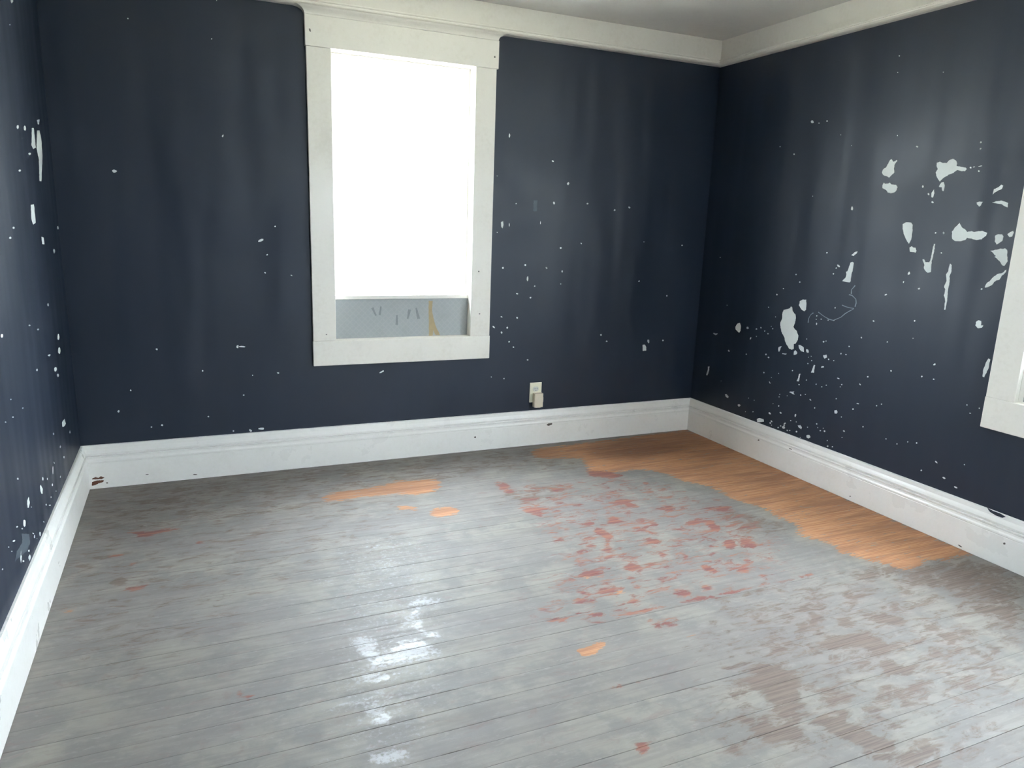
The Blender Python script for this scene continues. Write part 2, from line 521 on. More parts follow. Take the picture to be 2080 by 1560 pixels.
R5 = dict(off=(1440, 200), sc=3.25)
for pts in (
    [(1143,490),(1150,468),(1170,455),(1190,420),(1197,405),(1207,402),(1213,415),(1220,418),(1240,405),(1243,412),(1225,440),(1222,475),(1225,490),(1205,505),(1190,522),(1175,515),(1150,505)],
    [(1145,575),(1155,555),(1163,565),(1185,562),(1195,555),(1205,568),(1235,570),(1245,585),(1240,605),(1225,620),(1200,627),(1180,620),(1168,602),(1145,592)],
    [(1505,425),(1525,418),(1545,425),(1570,425),(1590,405),(1612,398),(1635,412),(1640,430),(1635,445),(1655,450),(1695,455),(1702,465),(1690,480),(1660,478),(1640,470),(1615,490),(1590,500),(1555,520),(1525,548),(1515,535),(1500,510),(1498,490),(1512,465),(1503,445)],
    [(1520,580),(1535,555),(1550,552),(1558,575),(1550,612),(1540,610),(1538,588),(1520,585)],
    [(1487,600),(1488,625),(1478,655),(1470,652),(1470,625)],
    [(1875,635),(1882,600),(1905,590),(1930,570),(1942,575),(1935,595),(1905,612),(1885,622)],
    [(1768,688),(1785,682),(1808,682),(1795,705),(1785,714),(1770,700)],
    [(1870,688),(1895,680),(1930,673),(1955,682),(1975,690),(1972,720),(1955,712),(1935,700),(1905,695)],
    [(1280,830),(1300,818),(1335,820),(1345,835),(1345,880),(1335,930),(1320,960),(1308,945),(1290,905),(1278,860)],
    [(1325,985),(1340,975),(1350,985),(1365,985),(1370,1005),(1365,1018),(1345,1015),(1328,1012)],
    [(1605,880),(1618,860),(1640,835),(1655,822),(1668,850),(1690,862),(1705,880),(1735,875),(1750,882),(1780,877),(1805,875),(1838,888),(1830,905),(1800,930),(1765,935),(1735,925),(1705,920),(1690,935),(1665,942),(1625,942),(1605,925)],
    [(1890,905),(1910,895),(1935,897),(1945,910),(1938,940),(1915,955),(1900,965),(1887,945)],
    [(1970,895),(1990,880),(2008,875),(2012,885),(2002,910),(1985,915)],
    [(1858,1005),(1890,1000),(1925,992),(1955,990),(1970,1000),(1970,1060),(1972,1075),(1950,1105),(1938,1103),(1920,1075),(1900,1055),(1885,1045),(1895,1040),(1875,1020)],
    [(1820,1245),(1835,1220),(1860,1200),(1880,1175),(1905,1160),(1940,1150),(1962,1130),(1962,1145),(1935,1170),(1920,1195),(1890,1205),(1870,1230),(1845,1245),(1825,1248)],
    [(1410,1062),(1420,1062),(1430,1082),(1455,1082),(1462,1070),(1475,1010),(1485,960),(1493,960),(1487,1010),(1472,1075),(1465,1145),(1445,1150),(1430,1140),(1420,1120),(1422,1100)],
    [(1592,1090),(1602,1100),(1600,1150),(1588,1175),(1590,1200),(1577,1270),(1572,1330),(1562,1395),(1552,1395),(1560,1330),(1552,1300),(1560,1260),(1552,1245),(1568,1205),(1565,1160),(1580,1140)],
    [(935,1085),(948,1077),(957,1085),(952,1120),(942,1160),(935,1205),(930,1215),(905,1210),(880,1205),(900,1185),(908,1160),(905,1145),(915,1140),(925,1110)],
    [(600,1340),(620,1328),(642,1328),(642,1395),(630,1405),(610,1392),(595,1365)],
    [(940,1035),(960,1015),(982,1010),(975,1025),(955,1040)],
):
    patch('right', pts, **R5)
R6 = dict(off=(1380, 560), sc=2.971)
for pts in (
    [(1790,280),(1805,268),(1822,275),(1820,300),(1835,300),(1825,315),(1800,318),(1787,300)],
    [(1865,500),(1875,505),(1865,560),(1840,612),(1828,608),(1835,565),(1850,525)],
    [(172,550),(182,548),(178,580),(168,602),(162,598),(170,575)],
):
    patch('right', pts, **R6)
R9 = dict(off=(1440, 620), sc=4.875)
for pts in (
    [(740,45),(765,40),(800,30),(812,14),(825,18),(830,60),(858,95),(862,130),(850,180),(835,215),(850,235),(870,255),(885,300),(880,340),(860,380),(840,385),(840,430),(820,440),(795,430),(770,390),(750,345),(748,315),(725,280),(708,220),(708,170),(725,130),(728,80)],
    [(262,215),(285,180),(305,175),(317,205),(312,250),(300,273),(285,262),(265,240)],
    [(888,395),(905,393),(940,420),(940,465),(915,455),(892,425)],
    [(840,460),(855,445),(875,465),(870,485),(840,492)],
    [(690,415),(720,405),(705,440),(695,462),(686,450)],
    [(1040,592),(1052,595),(1040,668),(1012,668),(1020,645)],
    [(893,682),(906,678),(898,720),(890,755),(870,752),(882,725)],
    [(795,858),(845,853),(835,868),(850,885),(825,878)],
    [(1132,495),(1165,490),(1170,515),(1145,528),(1132,512)],
    [(1242,1042),(1262,1038),(1275,1058),(1265,1075),(1245,1070)],
    [(880,1190),(905,1188),(922,1208),(915,1228),(890,1210)],
    [(965,1288),(995,1285),(1005,1305),(985,1320),(965,1308)],
    [(475,1125),(500,1118),(540,1128),(545,1152),(500,1160),(478,1155)],
    [(160,880),(175,880),(195,905),(190,918),(165,905)],
    [(965,435),(985,440),(988,470),(970,470),(962,455)],
    [(728,475),(768,478),(765,488),(725,484)],
):
    patch('right', pts, jit=.35, step=2.0, **R9)
specks('right', [(590,20,6),(660,115,5),(385,225,8,14),(470,235,9),(515,223,8),(553,255,6),(585,282,7),(470,308,6),(412,328,7,12),(632,232,6),(618,208,4),
  (197,452,9,14),(370,485,7),(565,487,9),(590,517,9),(75,285,15,8,-.5),(1135,362,9),(1160,355,5),(1510,320,7),(1388,408,7),(1185,535,8),(1237,548,6),(1308,480,9,6),(1357,488,7),
  (1013,505,5),(985,515,4),(1018,548,6),(980,578,6),(1125,610,10,16),(827,647,7),(690,675,5),(545,667,8),(620,717,4),(602,765,4,15),(120,750,4),(965,741,6),(893,785,7),(1062,782,6),
  (1118,808,6),(1162,792,6),(1315,785,8),(1300,808,5),(1283,725,13,6,.4),(1497,785,12,5,1),(702,882,6),(695,908,5),(908,890,7),(955,882,6),(775,897,4),(1005,937,6,12),(392,920,5),(448,940,5),
  (635,975,4),(690,998,8),(1047,1017,7),(1260,925,6),(1475,975,13,6,.3),(1427,1028,8),(1312,1107,6),(297,992,13,15),(362,1055,4),(437,1055,6),(602,1070,9,15),(710,1065,8,12),
  (857,1090,8,18),(810,1142,6),(865,1155,5),(620,1150,12,8),(607,1165,9),(620,1187,5),(752,1170,8,12),(740,1210,16,18),(685,1212,8),(710,1195,7),(775,1240,8),(800,1240,9,5),(867,1252,8),
  (745,1188,8),(977,1208,6),(1067,1175,7),(1078,1212,5),(1103,1242,7),(1145,1247,9),(1133,1218,5),(1338,1247,11,8,.8),(1318,1310,5),(1525,1203,8),(1172,1340,5),(1175,1395,9),(1222,1402,7),
  (905,1310,5),(1068,105,6),(1112,138,6),(1063,140,5),(1065,185,7,12),(1180,148,5),(1237,150,6),(1250,25,6),(968,335,5)], (1440, 620), 4.875)
specks('right', [(683,153,10),(727,163,4),(780,150,6),(470,318,4),(562,368,5),(1375,318,8,6),(1795,290,7),(1793,332,7,5),(1412,582,10,7),(1450,632,9,6),(1475,685,10,6),(945,727,7,14,0),
  (1497,887,6),(1550,888,9,6),(1535,1020,5),(780,1018,6),(855,1105,12,6,.6),(840,1120,5),(822,1158,6),(1320,1155,9,12),(1388,1255,9,6),(1285,1212,7,4),(1168,1295,10,5,-.6),(575,1162,5),(600,1212,5),
  (450,1295,6),(492,1255,4),(120,1365,3),(75,1050,4),(1085,1468,5),(1358,1468,6),(833,1382,5),(1800,1258,6,9),(1782,480,6),(1728,457,6),(1750,452,8,3,-.2),(1790,447,14,3,-.17),
  (685,645,3),(870,240,3),(40,1555,12,6),(255,1515,8),(1245,245,3)], (1440, 200), 3.25)
specks('right', [(1137,610,5),(1277,575,5),(1540,535,8,6),(1463,608,5),(1535,625,5),(1190,785,5),(1220,775,4),(1108,912,4),(1247,985,4),(1313,1015,4),(1378,1003,4),(1432,1010,5),(1460,1175,5),
  (1550,1125,10,4,.8),(1597,1220,11,5,.5),(1667,1277,12,5,.5),(1720,1140,4),(1755,830,5,3),(1735,780,4),(1810,800,4),(1920,790,3),(1255,400,4),(1410,378,3),(1100,375,4),(1172,275,5)], (1380, 560), 2.971)
specks('right', [(826,114,2),(1005,1475,9,6,-.7),(1645,1430,9,7),(1643,1495,8),(17,1240,5),(98,1217,5),(345,1465,4),(826,563,7),(810,728,5),(1268,725,4)], (1660, 0), 4.952)


def strip_pts(pts, wdt):
    L = []; Rr = []
    for i, p in enumerate(pts):
        a = Vector(pts[max(0, i - 1)]); b = Vector(pts[min(len(pts) - 1, i + 1)]); d = (b - a).normalized()
        n_ = Vector((-d.y, d.x)); k = wdt * rnd.uniform(.5, 1.1) / 2
        L.append(tuple(Vector(p) + n_ * k)); Rr.append(tuple(Vector(p) - n_ * k))
    return L + Rr[::-1]


SCR = mat_plain('fine_pale_scratch', (.27, .33, .37), .6, .3, .3)
for pts in ([(722,1410),(745,1428),(770,1445),(795,1458),(820,1465),(845,1455),(870,1445),(900,1420),(930,1402),(955,1390)],
            [(878,1364),(905,1375),(930,1382),(958,1386)], [(925,1295),(945,1300),(970,1325),(972,1350),(965,1375)],
            [(655,1480),(657,1455),(672,1428),(690,1415)], [(940,1290),(942,1262),(965,1235)]):
    patch('right', strip_pts(pts, 7), mat=SCR, name='scratch', jit=.2, step=4, **R5)

# back wall
R7 = dict(off=(980, 240), sc=2.515)
for q in ([(818,1158),(830,1157),(837,1170),(836,1187),(818,1189)], ell(847, 1140, 6, 10, 0), [(95,530),(106,527),(107,545),(102,563),(96,555)]):
    patch('back', q, jit=.3, step=2, **R7)
patch('back', [(262,420),(280,420),(278,475),(260,475)], mat=SMEAR, name='smear', **R7)
specks('back', [(138,88,4,12,0),(360,220,7,5),(437,335,8,7),(365,433,5,8,0),(172,437,3),(537,437,5),(675,470,5),(750,457,5,7),(137,545,2,9,0),(296,535,2,9,0),(75,583,3),(400,663,5),(505,640,5,3),
  (218,750,6,5),(105,765,5),(327,765,6,4),(407,783,4,6),(230,820,5,14,0),(267,858,4),(400,847,3),(177,897,6,3),(245,917,5,4),(97,1015,6,4),(177,1020,5,4),(57,1067,8,4,.8),(127,1070,5),(98,1095,6,5),
  (136,1142,5),(158,1170,4),(230,1235,5,4),(605,1107,5),(634,1140,5),(922,1135,5),(800,833,5),(942,908,4),(1020,650,4),(825,632,3),(110,1330,4,3),(45,1322,3),(75,295,2)], (980, 240), 2.515)
specks('back', [(77,254,12,8,0),(597,85,4,7),(778,587,17,7,-.45),(848,520,4),(810,656,4),(800,742,5,3),(927,755,6,3,.5),(668,1097,9,6),(690,1097,16,4,0),(280,1110,6,5),(500,1213,4),(155,1307,4),(97,1408,6),
  (863,1224,6,4),(697,1330,4),(528,1433,4),(305,1474,5),(255,1483,4),(730,1500,8,6),(783,1491,15,6,0),(740,1235,3),(648,1502,4)], (200, 240), 2.364)
specks('back', [(860,1461,26,6,-.45),(20,1470,12,5,.6),(1890,50,8),(1840,265,12,28,0),(1955,93,9,5)][:2], (560, 390), 4)
specks('back', [(520,75,3),(860,158,3),(880,2,2)], (0, 0), 2)

# left wall
RL = dict(off=(0, 0), sc=2.0)
for q in ([(150,530),(160,530),(168,570),(172,640),(168,737),(160,735),(158,650),(148,600)], [(129,520),(137,520),(145,600),(135,605),(128,590)],
          [(125,832),(138,830),(141,870),(145,905),(135,912),(127,890)], [(168,962),(177,965),(180,992),(172,992)], [(150,488),(160,485),(158,505),(153,505)]):
    patch('left', q, jit=.3, step=3, **RL)
specks('left', [(72,515,5,9,0),(101,521,5,11,0),(220,1020,4,9,0),(237,1370,4,15,0),(240,1425,5,15,0),(225,1500,6,9,0),(235,1525,4,7,0),(150,1503,5),(120,1322,4),(155,1338,4),(55,925,5),(42,967,5),(80,693,5),
  (195,1238,4,7,0),(120,625,5),(200,1443,4,6),(48,5,5,9,0),(40,100,3),(8,1365,5,9,0),(235,925,4,7,0)], (0, 0), 2)
RL2 = dict(off=(0, 780), sc=4.0)
for q in (ell(517, 320, 15, 33, .1), ell(335, 855, 10, 36, -.2), ell(230, 965, 11, 44, 0), ell(197, 1130, 9, 28, 0), ell(170, 1395, 7, 55, 0), ell(240, 1412, 9, 24, 0)):
    patch('left', q, jit=.3, step=2.5, **RL2)
patch('left', [(175,1215),(235,1220),(245,1290),(215,1360),(140,1420),(118,1450),(135,1360),(180,1290)], mat=SMEAR, name='smear', **RL2)
specks('left', [(435,405,5,9,0),(568,390,5,11,0),(490,510,5,11,0),(520,595,5,11,0),(348,770,6,14,0),(145,770,7,9),(105,270,8),(185,195,7),(88,125,6),(45,310,6),(405,985,5,8),(375,980,5,8),(325,1220,6,18,0),
  (280,1240,5,15,0),(113,1275,8,11),(138,1160,8,6),(235,1355,6,11,0),(190,1440,9,7),(70,1325,5),(95,1360,5),(385,770,3,10,0),(430,700,3,40,0),(440,640,3,10),(490,755,3,10,0),(425,820,4,12,0),(255,1000,5),
  (270,1215,4,9),(300,1255,3),(20,1505,8,5),(415,920,4,7,0),(455,870,3,6),(180,1175,6),(355,1120,4,6)], (0, 780), 4)

# nicks in the white trim
fb = (lambda p: on_y(p, -.0226), Vector((0, -1, 0)), BB['back'])
kw = dict(fn=fb[0], nrm=fb[1], parent=fb[2], th=.0003)
patch(None, [(752,765),(775,757),(800,762),(820,750),(850,760),(825,772),(790,775),(748,775)], mat=BROWNCHIP, name='bare_wood_nick', jit=.3, step=2, **RL2, **kw)
patch(None, [(748,797),(790,783),(845,782),(838,796),(800,808),(775,822),(746,826)], mat=BROWNCHIP, name='bare_wood_nick', jit=.3, step=2, **RL2, **kw)
for q in (ell(840, 630, 42, 5, .05), ell(870, 803, 9, 5), ell(1585, 735, 20, 4), ell(1195, 735, 14, 3)):
    patch(None, q, mat=GREYCHIP, name='nick', jit=.1, step=3, **RL2, **kw)
patch(None, ell(1117, 862, 6, 2.4, -.2), mat=GREYCHIP, name='nick', jit=.1, **kw)
patch(None, ell(965, 888, 2, 2), mat=GREYCHIP, name='nick', jit=.1, **kw)
fr = dict(fn=lambda p: on_x(p, W - .0226), nrm=Vector((-1, 0, 0)), parent=BB['right'], th=.0003)
for q in (ell(1540, 889, 2, 1.5), ell(1541, 894, 2, 1.3), ell(1980, 1065, 4, 1.6, .4), ell(1950, 1109, 5, 1.3, .5), ell(1606, 912, 3.5, 1, .4), ell(1727, 1008, 1.6, 1.4), ell(2040, 1104, 3, 2)):
    patch(None, q, mat=GREYCHIP, name='nick', jit=.1, **fr)
fr2 = dict(fr); fr2['fn'] = lambda p: on_x(p, W - .0135)
patch(None, [(2005,1031),(2018,1038),(2030,1042),(2043,1050),(2036,1052),(2022,1047),(2010,1039)], mat=NAVY, name='navy_paint_drip', jit=.3, **fr2)
# nail holes on the window casing
fw_ = dict(fn=lambda p: on_y(p, -.0212), nrm=Vector((0, -1, 0)), parent=win1, th=.0003)
for q in (ell(972.5, 551.5, 1.6, 1.6), ell(974, 637.5, 1.6, 1.1), ell(663, 679.5, 1.5, 1)):
    patch(None, q, mat=GREYCHIP, name='nail_hole', jit=.05, **fw_)
fw2 = dict(fw_); fw2['fn'] = lambda p: on_y(p, -.0252)
for q in (ell(629.5, 61, 1.6, 4.2, -.3), ell(1005, 115.5, 1.8, 2.2)):
    patch(None, q, mat=GREYCHIP, name='nail_hole', jit=.05, **fw2)
# torn paper and scuffs on the grey infill panel
RP = dict(off=(560, 390), sc=4.0)
fp = dict(fn=lambda p: on_y(p, .0299), nrm=Vector((0, -1, 0)), parent=win1, th=.0003)
patch(None, [(1243,885),(1275,885),(1270,960),(1280,1020),(1300,1090),(1335,1162),(1300,1163),(1280,1120),(1275,1166),(1246,1168),(1243,1000)], mat=TAN, name='torn_paper', jit=.4, **RP, **fp)
for q in ([(785,940),(815,1005)], [(855,930),(845,1000)], [(1088,955),(1072,1030)], [(1140,940),(1162,1030)], [(985,1000),(983,1080)]):
    patch(None, strip_pts(q, 22), mat=mat_plain('dark_scuff', (.30, .33, .335), .6, .3, .2) if 'dark_scuff' not in bpy.data.materials else bpy.data.materials['dark_scuff'], name='scuff', jit=.3, **RP, **fp)

# ------------------------------------------------------------------ floor of painted boards
PITCH_B = .0745; Y0B = -.009
sub = box('floor', (0, W, YF, 0, -.12, -.014), DARK)
tag(sub, 'worn grey painted wooden board floor with bare patches', 'floor', kind='structure')

GX, GY = .006, .006
nx = int(W / GX) + 2; ny = int(2.95 / GY) + 2
XX, YY = np.meshgrid(np.arange(nx) * GX, -np.arange(ny) * GY, indexing='ij')


def poly_mask(px):
    P = [on_floor(p) for p in px]
    xs = np.array([p.x for p in P]); ys = np.array([p.y for p in P])
    i0 = max(0, int(xs.min() / GX) - 1); i1 = min(nx, int(xs.max() / GX) + 2)
    j0 = max(0, int(-ys.max() / GY) - 1); j1 = min(ny, int(-ys.min() / GY) + 2)
    m = np.zeros((nx, ny), bool)
    if i1 <= i0 or j1 <= j0: return m
    x = XX[i0:i1, j0:j1]; y = YY[i0:i1, j0:j1]; ins = np.zeros(x.shape, bool)
    n = len(xs); k = n - 1
    for i in range(n):
        dy = ys[k] - ys[i]
        if abs(dy) > 1e-12:
            c = ((ys[i] > y) != (ys[k] > y)) & (x < (xs[k] - xs[i]) * (y - ys[i]) / dy + xs[i])
            ins ^= c
        k = i
    m[i0:i1, j0:j1] = ins
    return m


def blur(a, r):
    r = max(1, int(round(r)))
    for ax in (0, 1):
        for _ in range(2):
            p = np.concatenate([np.repeat(a.take([0], ax), r, ax), a, np.repeat(a.take([-1], ax), r, ax)], ax)
            c = np.cumsum(p, ax); z = np.zeros_like(c.take([0], ax)); c = np.concatenate([z, c], ax)
            n = a.shape[ax]
            a = (c.take(range(2 * r + 1, 2 * r + 1 + n), ax) - c.take(range(0, n), ax)) / (2 * r + 1)
    return a


def layer(items):
    """items: (strength, blur cells, offset, scale, polygons)"""
    f = np.zeros((nx, ny))
    for s, bl, off, sc, polys in items:
        m = np.zeros((nx, ny), bool)
        for q in polys: m |= poly_mask([(off[0] + x / sc, off[1] + y / sc) for x, y in q])
        f = np.maximum(f, s * blur(m.astype(float), bl))
    return f


A3 = ((1000, 860), 2.889); A4 = ((1380, 1035), 2.971); A2 = ((560, 900), 2.364); A1 = ((0, 900), 2.364); A0 = ((0, 980), 4.0); FULL = ((0, 0), 1.0)
AC = ((1000, 960), 4.587); AD = ((1000, 1230), 4.16)
woodpoly = [(1075,925),(1082,912),(1240,893),(1398,873),(1560,940),(1760,1030),(1990,1130),(1960,1126),(1918,1140),(1885,1136),(1868,1149),(1845,1159),(1828,1156),(1794,1143),(1753,1139),(1730,1126),
            (1696,1124),(1699,1110),(1683,1102),(1639,1092),(1612,1086),(1629,1072),(1600,1059),(1574,1049),(1550,1030),(1519,1023),(1485,1012),(1460,998),(1429,986),(1391,979),(1346,960),
            (1300,953),(1250,960),(1195,956),(1180,930),(1110,932)]
F_wood = layer([(1.0, 4, *FULL, [woodpoly]),
    (1.0, 4, *A2, [[(215,262),(260,240),(400,218),(530,202),(560,182),(700,176),(770,170),(800,190),(780,225),(700,248),(560,246),(420,258),(300,278),(230,282)]]),
    (1.15, 2, *A2, [[(735,335),(760,315),(850,305),(885,325),(860,345),(760,357)], [(570,300),(620,300),(680,308),(690,322),(600,318)]]),
    (1.25, 1, *AD, [[(705,350),(740,370),(800,350),(850,325),(940,305),(962,335),(960,352),(900,365),(890,395),(830,410),(790,440),(745,405)]]),
    (.8, 1, *AD, [[(1600,262),(1650,240),(1730,228),(1720,245),(1640,268)], [(925,1110),(945,1095),(965,1100),(940,1118)], [(1040,690),(1130,675),(1240,640),(1160,680),(1045,705)]]),
    (.5, 3, *A4, [[(0,770),(100,740),(110,755),(20,780)]]),
    (.55, 2, *A3, [[(700,970),(780,965),(790,1000),(720,1010)], [(480,905),(640,880),(650,900),(500,930)]]),
    (.55, 3, *A1, [[(260,815),(330,770),(400,780),(330,830)], [(380,650),(430,640),(420,680)]]),
])
F_red = layer([
    (2.2, 2, *AC, [[(1060,450),(1090,420),(1130,395),(1160,430),(1215,452),(1150,465),(1080,478)], [(945,375),(975,365),(1005,390),(980,402),(950,390)],
        [(850,470),(900,455),(950,470),(920,495),(870,490)], [(950,510),(1000,515),(1040,550),(1100,580),(1140,600),(1080,620),(1020,590),(960,550)],
        [(1060,620),(1090,640),(1115,690),(1110,730),(1060,725),(1030,745),(1010,720),(1060,690)], [(905,660),(950,665),(985,700),(950,715),(915,690)],
        [(1230,890),(1260,865),(1330,850),(1400,870),(1390,900),(1290,910),(1240,915)], [(895,1340),(940,1305),(1040,1300),(1060,1320),(980,1340),(910,1355)],
        [(1275,520),(1350,500),(1390,530),(1340,528)], [(565,290),(640,265),(700,280),(600,300)], [(560,345),(640,350),(650,375),(590,372)],
        [(1180,1340),(1260,1325),(1270,1345),(1190,1350)], [(705,1530),(730,1515),(750,1530),(725,1545)], [(1270,1190),(1320,1165),(1370,1200),(1290,1240)]]),
    (1.75, 3, *AC, [[(250,330),(360,310),(500,310),(560,330),(450,345),(440,440),(480,460),(420,440),(400,380),(300,370)], [(540,540),(610,545),(655,680),(600,660),(550,600)],
        [(970,1120),(1050,1070),(1200,1050),(1250,1090),(1180,1130),(1060,1130),(990,1150)], [(850,920),(1030,900),(1060,950),(940,980),(800,990)],
        [(30,70),(100,90),(160,140),(200,180),(130,190),(60,140)], [(1040,280),(1200,240),(1290,250),(1290,290),(1150,300)], [(1020,40),(1150,30),(1100,70)],
        [(510,1370),(600,1350),(760,1355),(720,1390),(560,1400)], [(700,1140),(830,1160),(800,1175)], [(830,1220),(900,1240),(860,1250)], [(560,40),(640,50),(600,65)], [(1190,740),(1280,750),(1270,780),(1200,770)]]),
    (2.2, 2, *A3, [[(860,610),(885,620),(915,640),(900,647)], [(900,665),(940,680),(985,690),(985,705),(930,702)], [(920,585),(960,578),(990,587),(950,602)],
        [(1260,560),(1290,570),(1340,620),(1330,640),(1290,625),(1265,600)], [(1360,690),(1400,680),(1430,710),(1410,740),(1365,735)], [(1210,835),(1260,828),(1325,868),(1290,880),(1240,855)],
        [(1470,785),(1500,785),(1522,805),(1505,830),(1480,810)], [(890,970),(930,955),(942,975),(910,985)], [(975,955),(1000,950),(995,965)], [(1560,880),(1600,890),(1620,915),(1590,915)],
        [(1230,955),(1280,950),(1290,968),(1240,968)], [(1030,875),(1110,870),(1090,885)], [(1070,985),(1100,1000),(1160,985),(1160,1010),(1090,1022)], [(900,770),(960,765),(940,780)]]),
    (1.85, 3, *A3, [[(1370,860),(1440,830),(1490,820),(1510,850),(1440,885),(1380,880)], [(880,330),(915,345),(940,420),(920,440),(900,380)], [(985,490),(1060,475),(1080,505),(1040,528)],
        [(1120,462),(1180,492),(1150,492)], [(960,760),(1040,765),(1030,800),(1000,812)], [(1300,490),(1390,480),(1410,510),(1330,520)], [(1420,680),(1500,670),(1560,720),(1480,740)],
        [(560,265),(740,290),(760,315),(660,320),(570,300)], [(800,470),(880,480),(830,500)], [(1520,640),(1560,660),(1540,680)], [(910,1150),(1000,1165),(1080,1140),(1090,1170),(1000,1190),(920,1185)],
        [(1120,580),(1200,570),(1230,590),(1150,605)], [(1280,440),(1340,445),(1320,470)], [(700,450),(800,455),(780,475),(720,475)]]),
    (1.1, 1, *A3, [[(450,1215),(900,1105),(1330,1015),(1890,888),(1890,880),(1330,1000),(900,1090),(560,1170),(600,1175)]]),
    (1.7, 1, *AD, [[(860,730),(1020,680),(1200,635),(1400,590),(1400,600),(1200,650),(1020,695),(870,742)], [(300,390),(410,680),(430,690),(400,695)][1:] + [(395, 670)], [(620,660),(700,635),(690,650)], [(1210,1160),(1330,1160),(1420,1145),(1330,1180),(1320,1230),(1230,1260),(1220,1200)]]),
    (2.2, 2, *A0, [[(1025,650),(1060,640),(1100,655),(1060,672)], [(980,855),(1060,850),(1150,835),(1215,815),(1200,850),(1100,875),(1000,870)], [(1570,492),(1620,480),(1670,485),(1610,502)], [(890,590),(1000,585),(990,600),(900,605)], [(1010,400),(1200,395),(1420,370),(1600,345),(1400,385),(1250,415),(1240,440),(1160,440)]]),
    (1.7, 2, *A1, [[(1150,1180),(1190,1165),(1180,1200),(1240,1230),(1200,1240),(1150,1215)], [(1325,465),(1365,475),(1340,480)], [(770,1185),(800,1160),(800,1195)]]),
    (.48, 12, *FULL, [[(1010,985),(1190,965),(1330,970),(1480,1020),(1600,1090),(1640,1150),(1500,1200),(1150,1285),(1060,1250),(1120,1120)]]),
    (.22, 12, *FULL, [[(620,1000),(900,985),(1010,985),(1090,1100),(1000,1130),(700,1070)], [(180,1100),(330,1090),(330,1290),(180,1300)]]),
])
